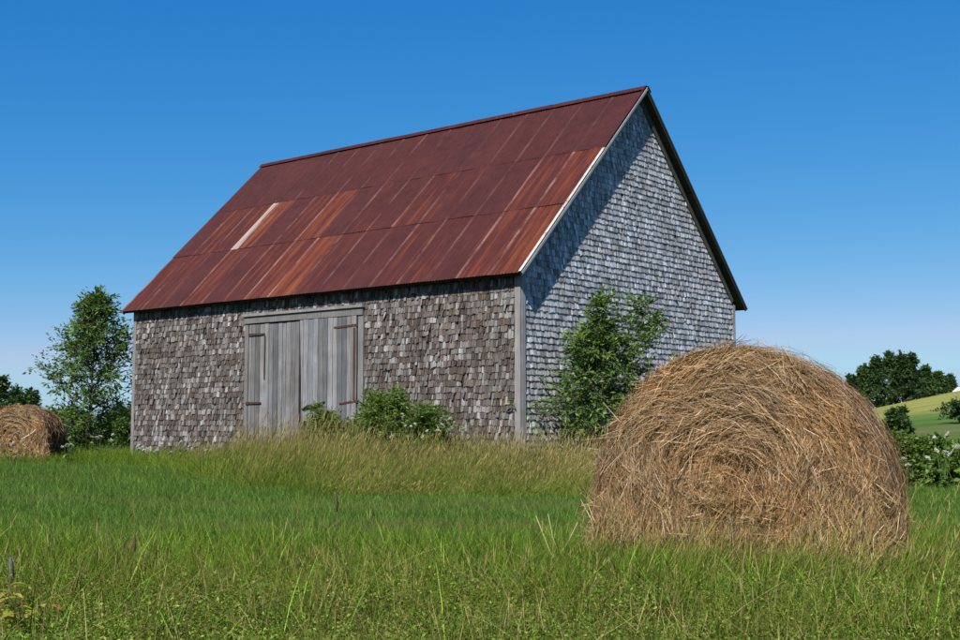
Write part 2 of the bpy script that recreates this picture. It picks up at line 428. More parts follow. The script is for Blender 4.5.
leafR = plank_leaf(3.78, 5.345, .25, 3.03, 12, 5, -.045, droop=.085, broken=(4.9, 5.4, 1.02)); leafR['label'] = 'right plank door leaf, broken away at its lower inner corner'
def strap(leaf, ua, ub, z, tilt=0.0, h=.05):
    mb = MB(); n = 4
    for k in range(n):
        a = ua + (ub - ua) * k / n; b = ua + (ub - ua) * (k + 1) / n; hh = h * (1 - .12 * k)
        bbox(mb, (min(a, b), -.083, z - hh / 2 + tilt * k), (max(a, b), -.0745, z + hh / 2 + tilt * k), (.045, .022, .018))
    mb.build('hinge_strap', M['iron'], leaf)
strap(leafL, 6.86, 6.36, 2.80); strap(leafL, 6.92, 6.45, 1.42)
strap(leafR, 3.75, 4.38, 2.84, -.005); strap(leafR, 3.72, 4.22, 1.42, -.012)
def upright(leaf, u, z0, z1, w, c):
    mb = MB(); bbox(mb, (u, -.092, z0), (u + w, -.0745, z1), c); mb.build('batten', M['plank'], leaf)
upright(leafR, 3.80, 1.46, 2.80, .06, (.075, .045, .036))
upright(leafL, 6.34, 1.9, 2.77, .03, (.09, .065, .055))
mb = MB(); mb.tube([bl(5.22, -.09, 1.28), bl(5.05, -.11, 1.34), bl(4.78, -.10, 1.36), bl(4.60, -.09, 1.42)], [.02, .03, .03, .015], (.02, .017, .015))
mb.build('door_latch', M['iron'], leafR)
mb = MB(); bbox(mb, (4.50, -.085, 1.02), (4.66, -.0745, 1.13), (.03, .025, .025)); mb.build('latch_plate', M['iron'], leafR)
frame = [('door_header', (3.62, -.085, 3.03), (7.0, -.005, 3.16), (.145, .142, .14)), ('door_header', (3.60, -.12, 3.17), (7.04, -.005, 3.225), (.20, .198, .195)),
         ('door_jamb', (3.62, -.06, BZ), (3.755, -.005, 3.025), (.165, .162, .16)), ('door_jamb', (6.885, -.06, BZ), (6.995, -.005, 3.025), (.15, .145, .14))]
for n, lo, hi, t in frame: part(n, [(lo, hi)], M['trim'], t)

# roof -------------------------------------------------------------
roof = empty('roof', (0, 0, 0)); roof.parent = barn
cs = math.atan(SL); ca, sa = math.cos(cs), math.sin(cs)
SLEN = (W / 2 + OE) / ca
def rp(u, s, n, side=0):
    """u along the ridge, s up the slope from the eave, n out of the sheet"""
    v = -OE + s * ca - n * sa; z = ZE + s * sa + n * ca
    if side: v = W - v
    return bl(u, v, z)
def slab(name, ua, ub, s0, s1, n0, n1, side, mat, t, parent=roof):
    mb = MB(); P = [rp(a, s, n, side) for n in (n0, n1) for a, s in ((ua, s0), (ub, s0), (ub, s1), (ua, s1))]
    mb.add(P, BOXF.tolist(), t); return mb.build(name, mat, parent)
NB = 9
for side in (0, 1):
    for k in range(NB):  # roof boards under the sheets, seen from below at the gable
        s0 = .05 + (SLEN - .06) * k / NB; s1 = .05 + (SLEN - .06) * (k + 1) / NB - .012
        tt = np.array((.055, .055, .030)) * random.uniform(.7, 1.2)
        slab('roof_board', -OR + .03, L + OR - .03, s0, s1, -.055, -.026, side, M['dark_wood'], tt)
    mb = MB(); va, vb = (-OE + .040, -OE + .062) if side == 0 else (W + OE - .062, W + OE - .040)
    bbox(mb, (-OR + .03, va, ZE - .035), (L + OR - .03, vb, ZE + .020), (.02, .02, .013)); mb.build('eave_fascia', M['dark_wood'], roof)
    # rake boards, gable toward the camera and the far one
    for a, b in ((-OR, -OR + .026), (L + OR - .026, L + OR)):
        slab('rake_board', a, b, .0, SLEN - .02, -.085, -.018, side, M['trim'], (.26, .26, .255) if side == 0 else (.035, .038, .03))
    slab('rake_trim', -OR - .016, -OR - .002, .0, SLEN - .01, -.045, -.004, side, M['trim'], (.32, .32, .32) if side == 0 else (.045, .048, .042))
    slab('frieze_board', -.05, -.026, .35, SLEN - .16, -.20, -.062, side, M['dark_wood'], (.08, .08, .065))
ROWS = 3; COLS = 16; SW = (L + 2 * OR - .02) / COLS
ROWL = [0, SLEN * .335, SLEN * .64, SLEN]
def sheet_mesh(length, seed):
    r = np.random.default_rng(seed); n = 40; m = 4
    xs = np.linspace(0, SW + .03, n + 1); ys = np.linspace(0, length, m + 1)
    prof = .0065 * np.cos(xs / .068 * 2 * math.pi)
    crimp = .014 * np.exp(-((xs - .03) / .012) ** 2)
    V_, Fq = [], []
    wav = r.normal(0, .003, (m + 1, 4))
    for j, y in enumerate(ys):
        low = np.interp(xs, np.linspace(0, SW + .03, 4), wav[j])
        for i, x in enumerate(xs): V_.append((x, y, prof[i] + crimp[i] + low[i]))
    nn = len(V_); V_ += [(x, y, z - .004) for x, y, z in V_]
    for j in range(m):
        for i in range(n):
            a = j * (n + 1) + i; b = a + 1; c = b + n + 1; d = a + n + 1
            Fq.append((a, b, c, d)); Fq.append((a + nn, d + nn, c + nn, b + nn))
    for i in range(n): Fq.append((i, i + nn, i + 1 + nn, i + 1)); k = m * (n + 1) + i; Fq.append((k, k + 1, k + 1 + nn, k + nn))
    for j in range(m):
        a = j * (n + 1); Fq.append((a, a + n + 1, a + n + 1 + nn, a + nn)); a += n; Fq.append((a, a + nn, a + n + 1 + nn, a + n + 1))
    return mesh_np('roof_sheet', np.array(V_), np.array(Fq), None, M['rust'], False)
meshes = {r: [sheet_mesh(ROWL[r + 1] - ROWL[r] + (.10 if r < 2 else 0), 50 + r * 5 + i) for i in range(4)] for r in range(ROWS)}
RUSTY = {(0, 8): .9, (0, 9): .75, (1, 9): .85, (1, 12): .95, (0, 4): .55, (0, 0): .8, (1, 0): .75, (0, 1): .7, (1, 1): .6, (0, 14): .55, (0, 15): .6, (1, 13): .55}
for side in (0, 1):
    for rr in range(ROWS):
        for cc in range(COLS):
            o = obj('roof_sheet', meshes[rr][random.randrange(4)], roof)
            # columns counted from the near gable; side 0 sheets run from the far end so the lap faces the photo's left
            u_start = -OR + .01 + cc * SW
            lift = .006 + (.005 if rr else .0) + .003 * (cc % 2)
            tilt = -.012 if rr else -.004
            ydir = (rp(0, 1, 0, side) - rp(0, 0, 0, side)); ndir = (rp(0, 0, 1, side) - rp(0, 0, 0, side))
            if side == 0: org = rp(u_start + SW + .02, ROWL[rr], lift, side); xdir = -U
            else: org = rp(u_start, ROWL[rr], lift, side); xdir = U
            # raise lower end of upper rows over the row below
            ydir2 = ydir + ndir * (-(.006 / (ROWL[rr + 1] - ROWL[rr])) if rr else 0); ydir2 = ydir2 / np.linalg.norm(ydir2)
            if rr: org = org + ndir * .006
            n2 = np.cross(xdir, ydir2)
            mtx = Matrix(((xdir[0], ydir2[0], n2[0], org[0]), (xdir[1], ydir2[1], n2[1], org[1]), (xdir[2], ydir2[2], n2[2], org[2]), (0, 0, 0, 1)))
            o.matrix_local = mtx
            base = {0: .52, 1: .46, 2: .14}[rr]
            o['rust'] = float(RUSTY.get((rr, cc), base + random.uniform(-.34, .26)) if rr < 2 else base + random.uniform(-.10, .16))
            o['bare'] = 1.0 if (rr, cc, side) == (1, 12, 0) else 0.0
# flashing along the near rake and ridge cap pieces
slab('rake_flashing', -OR - .012, -OR + .045, .0, SLEN * .63, .024, .030, 0, M['flash'], (.5, .5, .5))
slab('rake_flashing', -OR - .012, -OR + .012, SLEN * .64, SLEN - .02, .036, .042, 0, M['rust'], (.5, .5, .5))
capn = 5
for k in range(capn):
    ua = -OR - .01 + (L + 2 * OR) * k / capn; ub = -OR + (L + 2 * OR) * (k + 1) / capn + .05
    mb = MB(); lf = .045 + .004 * (k % 2); prof = []
    for side, s in ((0, SLEN - .16), (0, SLEN - .02), (1, SLEN - .02), (1, SLEN - .16)):
        prof.append((side, s))
    P = []
    for a in (ua, ub):
        for th in (0, .004):
            for side, s in prof: P.append(rp(a, s, lf + th, side))
    f = []
    for i in range(3): f += [[i, i + 1, i + 9, i + 8], [i + 4, i + 12, i + 13, i + 5]]
    for i in range(3): f += [[i, i + 4, i + 5, i + 1], [i + 8, i + 9, i + 13, i + 12]]
    f += [[0, 8, 12, 4], [3, 7, 15, 11]]
    mb.add(P, f, (.5, .5, .5)); o = mb.build('ridge_cap', M['rust'], roof); o['rust'] = .25; o['bare'] = 0.0

# ------------------------------------------------------------------ hay bales
BA, BB, BC = .745, .845, .39      # half width, upper half height, centre height above ground
def bprof(th, s=1.0):
    """outline of the sagged bale: round above, slumped below"""
    th = np.asarray(th, float); c, sn = np.cos(th), np.sin(th)
    up = sn >= 0; e = np.where(up, 1.0, 2 / 3.6)
    x = BA * np.sign(c) * np.abs(c) ** e * np.where(up, 1, 1 + .07 * np.abs(sn))
    z = np.where(up, BB * sn, -(BC + .02) * np.abs(sn) ** (2 / 3.6))
    return x * s, z * s
BCX, BCZ = 0.0, .16               # spiral heart, a little above the centre
def ribbons(P, D, N, length, width, bend, seg=3):
    """P (n,3) middle, D direction, N facing, curved strips"""
    n = len(P); S = np.cross(D, N); S /= np.linalg.norm(S, axis=1)[:, None] + 1e-9
    ts = np.linspace(-.5, .5, seg + 1); V_ = np.zeros((n, seg + 1, 2, 3))
    for j, t in enumerate(ts):
        c = P + D * (length * t)[:, None] + bend * ((t * 2) ** 2)[..., None] if np.ndim(t) else P + D * (length * t)[:, None] + bend * (2 * t) ** 2
        w = width * (1 - .55 * abs(2 * t) ** 2)
        V_[:, j, 0] = c - S * w[:, None] / 2; V_[:, j, 1] = c + S * w[:, None] / 2
    k = (seg + 1) * 2; base = (np.arange(n) * k)[:, None, None]
    f = np.array([[2 * j, 2 * j + 1, 2 * j + 3, 2 * j + 2] for j in range(seg)])[None]
    return V_.reshape(-1, 3), (base + f).reshape(-1, 4), k
HAYP = np.array([(.30, .195, .108), (.38, .275, .17), (.24, .145, .075), (.50, .395, .28), (.13, .083, .05), (.35, .20, .085), (.065, .042, .027), (.33, .26, .165)]) * .80 * np.array([1.03, .99, .90])
HAYW = np.array([.22, .2, .16, .12, .1, .12, .05, .03]); HAYW = HAYW / HAYW.sum()
def hay_bale(name, loc, rz, n_face, n_side, seed, label, wscale=1.0, depth=1.22):
    r = np.random.default_rng(seed)
    root = empty(name, loc, rz); tag(root, label, 'hay bale', 'round hay bales in the meadow')
    # packed body
    nt_, ns = 96, 14; V_, Fq = [], []
    def ring(th, s):
        x, z = bprof(th, s); return x + BCX * (1 - s), z + BCZ * (1 - s)
    ths = np.linspace(0, 2 * math.pi, nt_, endpoint=False)
    rings = []
    for i in range(ns):                                  # face from heart to rim
        s = .02 + .965 * i / (ns - 1); x, z = ring(ths, s)
        y = .06 * s ** 4 + .025 * np.sin(s * 38 + ths) * (.3 + .7 * (1 - s)) + r.normal(0, .008, nt_) - .03 * (1 - s)
        rings.append(np.stack([x, y, z + BC], 1))
    for i in range(10):
        t = i / 9; x, z = bprof(ths, 1.0 - .02 * (t * 2 - 1) ** 4); k = 1 + r.normal(0, .006, nt_)
        rings.append(np.stack([x * k, np.full(nt_, .09 + (depth - .14) * t) + r.normal(0, .006, nt_), z * k + BC], 1))
    x, z = bprof(ths, .93); rings.append(np.stack([x, np.full(nt_, depth), z + BC], 1))
    x, z = bprof(ths, .03); rings.append(np.stack([x, np.full(nt_, depth), z + BC], 1))
    Vv = np.concatenate(rings); Vv[:, 2] = np.maximum(Vv[:, 2], -.03)
    for i in range(len(rings) - 1):
        for k in range(nt_): Fq.append((i * nt_ + k, i * nt_ + (k + 1) % nt_, (i + 1) * nt_ + (k + 1) % nt_, (i + 1) * nt_ + k))
    Fq = [list(q) for q in Fq] + [list(range(nt_))[::-1], [(len(rings) - 1) * nt_ + k for k in range(nt_)]]
    me = mesh_np('packed_hay', Vv, Fq, np.repeat(np.array([[.06, .038, .020]]), len(Vv), 0), M['hay'], True)
    obj('packed_hay', me, root)
    # loose straw on the face: swirled round the heart, wilder low down
    PV, PF, PT = [], [], []; cnt = 0
    def emit(P, D, N, ln, wd, bend, col, seg=3):
        nonlocal cnt
        P = P.copy(); v, f, k = ribbons(P, D, N, ln, wd, bend, seg)
        PV.append(v); PF.append(f + cnt); PT.append(np.repeat(col, k, 0)); cnt += len(v)
    def colours(n, shade=None):
        c = HAYP[r.choice(len(HAYP), n, p=HAYW)] * np.clip(r.lognormal(0, .36, (n, 1)), .4, 2.0); return c
    n = n_face
    th = r.uniform(0, 2 * math.pi, n); s = np.sqrt(r.uniform(0, 1, n)) * 1.0
    x, z = ring(th, s); x2, z2 = ring(th + .02, s)
    T = np.stack([x2 - x, np.zeros(n), z2 - z], 1); T /= np.linalg.norm(T, axis=1)[:, None] + 1e-9
    low = sstep(.25, -.25, z)                         # towards the foot the straw hangs and tangles
    ang = r.normal(0, 1, n) * (.42 + .55 * low + .4 * (s < .3))
    ang = ang + .22 * np.sin(s * 22) + .45 * np.sin(x * 7.3 + 1.7 * np.sin(z * 5.1)) * np.sin(z * 8.7 + x * 3.1 + 1)
    Rr = np.stack([T[:, 2], np.zeros(n), -T[:, 0]], 1)
    D = T * np.cos(ang)[:, None] + Rr * np.sin(ang)[:, None]
    hang = (r.random(n) < .35 * low)
    D[hang] = np.stack([r.normal(0, .35, hang.sum()), np.zeros(hang.sum()), -np.ones(hang.sum())], 1)
    D[:, 1] += r.normal(0, .13, n); D /= np.linalg.norm(D, axis=1)[:, None]
    ln = np.clip(r.lognormal(-2.3, .6, n), .03, .42) * (.6 + .4 * np.minimum(s * 1.6, 1))
    wd = r.uniform(.0011, .0036, n) * wscale
    big = r.random(n) < .015; ln[big] = r.uniform(.16, .40, big.sum()); wd[big] = r.uniform(.003, .005, big.sum()) * wscale
    lumpy = .028 * np.sin(x * 9.1 + z * 5 + 2) * np.sin(z * 11.3 - x * 4) + .018 * np.sin(x * 17 + 2.1 * np.sin(z * 9)) + .014 * np.sin(z * 23 + x * 6)
    y = .06 * s ** 4 + .025 * np.sin(s * 38 + th) * (.3 + .7 * (1 - s)) - .03 * (1 - s) - np.abs(r.normal(0, .016, n)) - .004 - lumpy * .6
    wild = r.random(n) < .05; y[wild] -= r.uniform(.01, .05, wild.sum())
    P = np.stack([x, y, z + BC], 1); N = np.stack([r.normal(0, .5, n), -np.ones(n), r.normal(.1, .5, n)], 1)
    # bend along the curve of the winding
    toc = np.stack([BCX - x, np.zeros(n), BCZ - z], 1); toc /= np.linalg.norm(toc, axis=1)[:, None] + 1e-6
    bend = toc * (ln ** 2 / (8 * np.maximum(s, .12) * .75))[:, None] * .8 + r.normal(0, .012, (n, 3)) * ln[:, None] * 3
    cl = colours(n); mask = .5 + .5 * np.sin(x * 5.3 + 2 * np.sin(z * 4.1)) * np.sin(z * 6.1 + x * 2.2 + .6)
    cl = cl * (1 + (mask[:, None] - .5) * np.array([.16, .03, -.16]))     # rustier and greyer mats of hay
    emit(P, D, N, ln, wd, bend, cl)
    # straw round the rim and on the curved side
    n = n_side; th = r.uniform(-.55, math.pi + .55, n); t = r.beta(.8, 1.25, n)
    x, z = bprof(th); x2, z2 = bprof(th + .02)
    T = np.stack([x2 - x, np.zeros(n), z2 - z], 1); T /= np.linalg.norm(T, axis=1)[:, None] + 1e-9
    Nn = np.stack([T[:, 2], np.zeros(n), -T[:, 0]], 1)
    out_ = r.exponential(.010, n); wild = r.random(n) < .04; out_[wild] += r.uniform(0, .03, wild.sum())
    P = np.stack([x, .03 + (depth - .05) * t, z + BC], 1) + Nn * (out_ - .004)[:, None]
    ang = r.normal(0, .38, n)
    D = T * np.cos(ang)[:, None] + np.array([0, 1., 0]) * np.sin(ang)[:, None] + Nn * r.normal(0, .12, n)[:, None]
    D /= np.linalg.norm(D, axis=1)[:, None]
    ln = np.clip(r.lognormal(-2.1, .5, n), .05, .42); wd = r.uniform(.0016, .0044, n) * wscale
    bend = -Nn * (ln ** 2 / (8 * .8))[:, None] * .9 + r.normal(0, .01, (n, 3)) * ln[:, None] * 3
    emit(P, D, Nn + r.normal(0, .5, (n, 3)), ln, wd, bend, colours(n) * np.array([.80, .80, .86]))
    # skirt of hanging straw at the foot
    n = n_side // 6; th = r.uniform(math.pi * .97, 2 * math.pi * 1.015, n)
    x = np.linspace(-BA * 1.06, BA * 1.06, n) + r.normal(0, .01, n)
    edge = np.abs(x) / BA; z = r.uniform(.02, .34, n)
    y = np.where(edge > .97, r.uniform(0, depth * .7, n), -.03 - np.abs(r.normal(0, .03, n)))
    P = np.stack([x, y, z], 1)
    D = np.stack([r.normal(0, .28, n) + .12 * np.sign(x) * (edge > .9), r.normal(0, .15, n), -np.ones(n)], 1); D /= np.linalg.norm(D, axis=1)[:, None]
    emit(P, D, np.stack([r.normal(0, .6, n), -np.ones(n), r.normal(0, .2, n)], 1), r.uniform(.1, .34, n), r.uniform(.002, .005, n) * wscale, r.normal(0, .02, (n, 3)), colours(n))
    me = mesh_np('loose_straw', np.concatenate(PV), np.concatenate(PF), np.concatenate(PT), M['hay'])
    obj('loose_straw', me, root, kind='stuff')
    return root
hay_bale('hay_bale', (1.30, 6.32, .145), R(-25), 84000, 26000, 21, 'large round hay bale in the foreground, its spiral face toward us')
hay_bale('hay_bale', (-9.75, 25.2, .14), R(-2), 9000, 3500, 22, 'distant round hay bale cut by the left edge of the picture', 2.6)

# ------------------------------------------------------------------ trees, shrubs
def leaves_mesh(name, P, D, size, asp, pal, r, parent, droop=.25, mat=None, up=.35):
    """rhombic leaves at P pointing along D"""
    n = len(P); D = D / (np.linalg.norm(D, axis=1)[:, None] + 1e-9)
    N = r.normal(0, 1, (n, 3)); N[:, 2] = np.abs(N[:, 2]) + up
    S = np.cross(D, N); S /= np.linalg.norm(S, axis=1)[:, None] + 1e-9
    N = np.cross(S, D)
    sz = size * r.uniform(.65, 1.3, n); a = sz[:, None]; w = (sz * asp * r.uniform(.8, 1.2, n))[:, None]
    v = np.stack([P, P + D * a * .45 + S * w / 2 - N * a * .05, P + D * a - N * a * droop, P + D * a * .45 - S * w / 2 - N * a * .05], 1).reshape(-1, 3)
    f = np.arange(n * 4).reshape(n, 4)
    c = np.array(pal)[r.choice(len(pal), n)] * r.uniform(.75, 1.3, (n, 1))
    return obj(name, mesh_np(name, v, f, np.repeat(c, 4, 0), mat or M['leaf']), parent)
ASH = [tuple(0.82 * q for q in c) for c in [(.075, .145, .028), (.10, .18, .035), (.06, .12, .024), (.14, .22, .045)]]
DARK = [tuple(1.15 * q for q in c) for c in [(.030, .062, .018), (.040, .078, .020), (.026, .052, .018), (.055, .095, .026)]]
BUSH = [tuple(0.80 * q for q in c) for c in [(.095, .17, .025), (.125, .21, .032), (.075, .14, .022), (.16, .235, .045)]]
def tree(name, loc, height, spread, label, cat='tree', group=None, seed=1, pal=ASH, n_branch=16, n_twig=9, leaf=.075, pairs=5, trunk_r=.05, base_frac=.12, stems=1, shape=0.5, lean=(0, 0), asp=.38, bushy=1.0, squash=1.0):
    r = np.random.default_rng(seed); root = empty(name, loc); tag(root, label, cat, group)
    tm = MB(); LP, LD = [], []
    bk = np.array((.11, .095, .08))
    for st in range(stems):
        sx, sy = (r.normal(0, spread * .16), r.normal(0, spread * .12)) if stems > 1 else (0, 0)
        tx, ty = sx * 2.2 + lean[0], sy * 2.2 + lean[1]; hh = height * (r.uniform(.78, 1.0) if st else 1.0)
        pts = [np.array((sx * .3 + (tx - sx * .3) * t + r.normal(0, .02) * height * .15 * t, sy * .3 + (ty - sy * .3) * t + r.normal(0, .02) * height * .15 * t, -.05 + hh * .96 * t)) for t in np.linspace(0, 1, 7)]
        tm.tube(pts, [trunk_r * (1 - .85 * t) for t in np.linspace(0, 1, 7)], bk, 6)
        nb = max(4, n_branch // stems)
        for b in range(nb):
            t = base_frac + (1 - base_frac) * (b + r.uniform(0, 1)) / nb; t = min(t, .99)
            i = min(int(t * 6), 5); q = pts[i] + (pts[i + 1] - pts[i]) * (t * 6 - i)
            az = b * 2.4 + r.uniform(-.5, .5)
            env = (1.25 - .75 * t) * (np.sin(math.pi * min(1, max(.06, (t - base_frac * .4)) ** shape)) * .9 + .12)
            ln = spread * env * r.uniform(.65, 1.15)
            el = r.uniform(.15, .7) + .5 * t
            d = np.array((math.cos(az) * math.cos(el), math.sin(az) * math.cos(el) * squash, math.sin(el)))
            bp = [q + d * ln * k + np.array((0, 0, -.10 * ln * k * k)) + r.normal(0, .03, 3) * ln * (k > 0) for k in (0, .35, .7, 1)]
            br = max(.004, trunk_r * .38 * (1 - .6 * t)); tm.tube(bp, [br, br * .7, br * .45, br * .2], bk, 5)
            for w in range(n_twig):
                k = r.uniform(.22, 1.05); j = min(int(k * 3), 2); p = bp[j] + (bp[j + 1] - bp[j]) * (k * 3 - j)
                td = d * .6 + r.normal(0, .75, 3); td[2] += .12; td /= np.linalg.norm(td)
                tl = spread * r.uniform(.12, .30) * bushy
                e = p + td * tl + np.array((0, 0, -.1 * tl)); tm.tube([p, e], [br * .3 + .001, .0015], bk, 3)
                side = np.cross(td, (0, 0, 1.)); side /= np.linalg.norm(side) + 1e-6
                for m in range(pairs):
                    f = .25 + .8 * (m + 1) / pairs; c = p + (e - p) * f
                    for sg in (-1, 1):
                        LP.append(c + r.normal(0, leaf * .35, 3)); LD.append(td * .7 + side * sg * r.uniform(.4, 1.1) + r.normal(0, .3, 3) - np.array((0, 0, .15)))
                LP.append(e); LD.append(td)
    tm.build('trunk', M['bark'], root, True)
    leaves_mesh('crown', np.array(LP), np.array(LD), leaf, asp, pal, r, root)
    return root

# ash by the far-left barn corner
tree('ash_tree', at(92, 28.8), 4.0, 1.45, 'slender leafy ash tree left of the barn', seed=3, n_branch=74, n_twig=13, leaf=.12, pairs=5, trunk_r=.055, shape=.80, base_frac=.06, lean=(.1, 0))
# mountain ash in front of the gable
tree('rowan_shrub', at(598, 20.3), 3.0, 1.12, 'multi-stemmed leafy green shrub growing against the gable wall', 'shrub', seed=5, n_branch=84, n_twig=12, leaf=.10, pairs=5, trunk_r=.03, stems=4, shape=.55, base_frac=.08, pal=ASH + [(.13, .19, .04)], lean=(.42, 0), squash=.6)
# bushes at the doors
tree('leafy_bush', at(380, 20.5), 1.42, .82, 'dense green bush in front of the right door leaf', 'bush', 'bushes at the foot of the barn', seed=6, n_branch=84, n_twig=18, leaf=.065, pairs=4, trunk_r=.02, stems=5, shape=.4, base_frac=.05, pal=BUSH)
tree('leafy_bush', at(428, 20.2), 1.18, .66, 'small green bush with white blossom beside it, right of the doors', 'bush', 'bushes at the foot of the barn', seed=7, n_branch=64, n_twig=16, leaf=.06, pairs=4, trunk_r=.018, stems=5, shape=.4, base_frac=.05, pal=BUSH)
tree('leafy_bush', at(338, 20.5), 1.22, .58, 'low green bush below the gap between the doors', 'bush', 'bushes at the foot of the barn', seed=8, n_branch=56, n_twig=16, leaf=.06, pairs=4, trunk_r=.018, stems=4, shape=.4, base_frac=.05, pal=BUSH)
tree('dry_weed', at(470, 20.2), .95, .40, 'sparse brownish weed by the wall just left of the corner board', 'weed', seed=9, n_branch=16, n_twig=6, leaf=.035, pairs=3, trunk_r=.008, stems=5, shape=.4, base_frac=.15, pal=[(.10, .11, .05), (.15, .12, .075), (.08, .10, .04)])
# hedge between ash and barn, brush behind
for i, (px, Y, h, s, lab) in enumerate([(118, 33, 1.35, 1.0, 'dark green bush between the ash tree and the barn corner'), (78, 32, 1.15, .9, 'low dark bush under the ash tree'),
                                        (60, 36, 1.2, 1.1, 'low bush behind the distant bale, left of the ash tree')]):
    tree('leafy_bush', at(px, Y), h, s, lab, 'bush', 'bushes left of the barn', seed=30 + i, n_branch=44, n_twig=14, leaf=.11, pairs=4, trunk_r=.02, stems=5, shape=.4, base_frac=.05, pal=DARK + BUSH[:1])
# hedge of brambles right of the bale
for i, (px, Y, h, s, lab) in enumerate([(884, 15.6, .80, .55, 'bramble bush just right of the large bale'), (918, 15.2, .72, .55, 'bramble bush between the other two right of the bale'), (956, 15.4, .62, .6, 'bramble bush cut by the right edge of the picture')]):
    tree('bramble_bush', at(px, Y), h, s, lab, 'bush', 'bramble bushes right of the bale', seed=40 + i, n_branch=80, n_twig=15, leaf=.055, pairs=4, trunk_r=.012, stems=6, shape=.35, base_frac=.03, pal=BUSH, asp=.55)
tree('field_bush', at(897, 74), 1.65, .85, 'lone dark bush standing in the field beyond the brambles', 'bush', seed=50, n_branch=26, n_twig=14, leaf=.22, pairs=4, trunk_r=.05, stems=4, shape=.45, base_frac=.04, pal=DARK, asp=.5)
tree('field_bush', at(958, 84), 1.5, 1.5, 'low dark bush in the field at the right edge', 'bush', seed=51, n_branch=26, n_twig=14, leaf=.22, pairs=4, trunk_r=.05, stems=5, shape=.4, base_frac=.04, pal=DARK, asp=.5)
# far wood on the right hill and on the left
FT = [(850, 168, 5.4, 1.7, 'leftmost tree of the far wood, lowest at the bale\'s edge'), (862, 172, 6.6, 2.0, 'second tree from the left in the far wood on the hill'), (875, 170, 7.4, 2.1, 'third tree from the left in the far wood on the hill'),
      (888, 174, 8.0, 2.2, 'tallest tree in the middle of the far wood'), (901, 170, 7.2, 2.0, 'fifth tree from the left in the far wood on the hill'), (911, 172, 7.0, 1.8, 'pointed tree at the right end of the tall far wood'),
      (924, 180, 5.3, 1.8, 'smaller tree just right of the tall far wood'), (936, 190, 4.6, 1.8, 'low far tree between the tall wood and the white house'), (948, 200, 4.2, 1.7, 'low far tree beside the white house'), (838, 200, 4.6, 2.0, 'far tree half hidden behind the large bale')]
for i, (px, Y, h, s, lab) in enumerate(FT):
    tree('far_tree', at(px, Y), h, s, lab, 'tree', 'trees of the far wood on the right', seed=60 + i, n_branch=34, n_twig=14, leaf=.42, pairs=4, trunk_r=.14, shape=(.42, .6, .5, .75)[i % 4], base_frac=.03, pal=[tuple(q * (.75, 1.25, .95, 1.1, .8)[i % 5] for q in c) for c in DARK], asp=.5, bushy=1.1)
FL = [(3, 78, 3.9, 1.3, 'far tree at the left edge, the tallest of three'), (19, 82, 3.1, 1.2, 'middle one of the three far trees behind the distant bale'), (34, 80, 3.0, .9, 'far tree of the three nearest the ash tree')]
for i, (px, Y, h, s, lab) in enumerate(FL):
    tree('far_tree', at(px, Y), h, s, lab, 'tree', 'far trees on the left', seed=80 + i, n_branch=24, n_twig=14, leaf=.26, pairs=4, trunk_r=.08, shape=.45, base_frac=.04, pal=DARK, asp=.5, bushy=1.3)

# far white farmhouse on the hill
hx, hy, hz = at(960, 196); house = empty('farmhouse', (hx, hy, hz - .3), R(12)); house.scale = (.6, .6, .6); tag(house, 'tiny white farmhouse on the far hill at the right edge', 'house')
mb = MB(); mb.box((-1.6, -2, 0), (1.6, 2, 2.6), (.75, .75, .74)); mb.add([(-1.6, -2, 2.6), (1.6, -2, 2.6), (0, -2, 3.7), (-1.6, 2, 2.6), (1.6, 2, 2.6), (0, 2, 3.7)], [[0, 1, 2], [5, 4, 3]], (.75, .75, .74)); mb.build('wall', M['plain'], house)
mb = MB()
for s in (-1, 1): mb.add([(s * 1.85, -2.2, 2.45), (0, -2.2, 3.85), (0, 2.2, 3.85), (s * 1.85, 2.2, 2.45), (s * 1.85, -2.2, 2.36), (0, -2.2, 3.74), (0, 2.2, 3.74), (s * 1.85, 2.2, 2.36)], BOXF.tolist(), (.55, .56, .58))
mb.build('roof', M['plain'], house)
for k in (-.8, .8):
    mb = MB(); mb.box((k - .3, -2.04, 1.0), (k + .3, -2.005, 1.9), (.06, .07, .08)); mb.build('window', M['plain'], house)

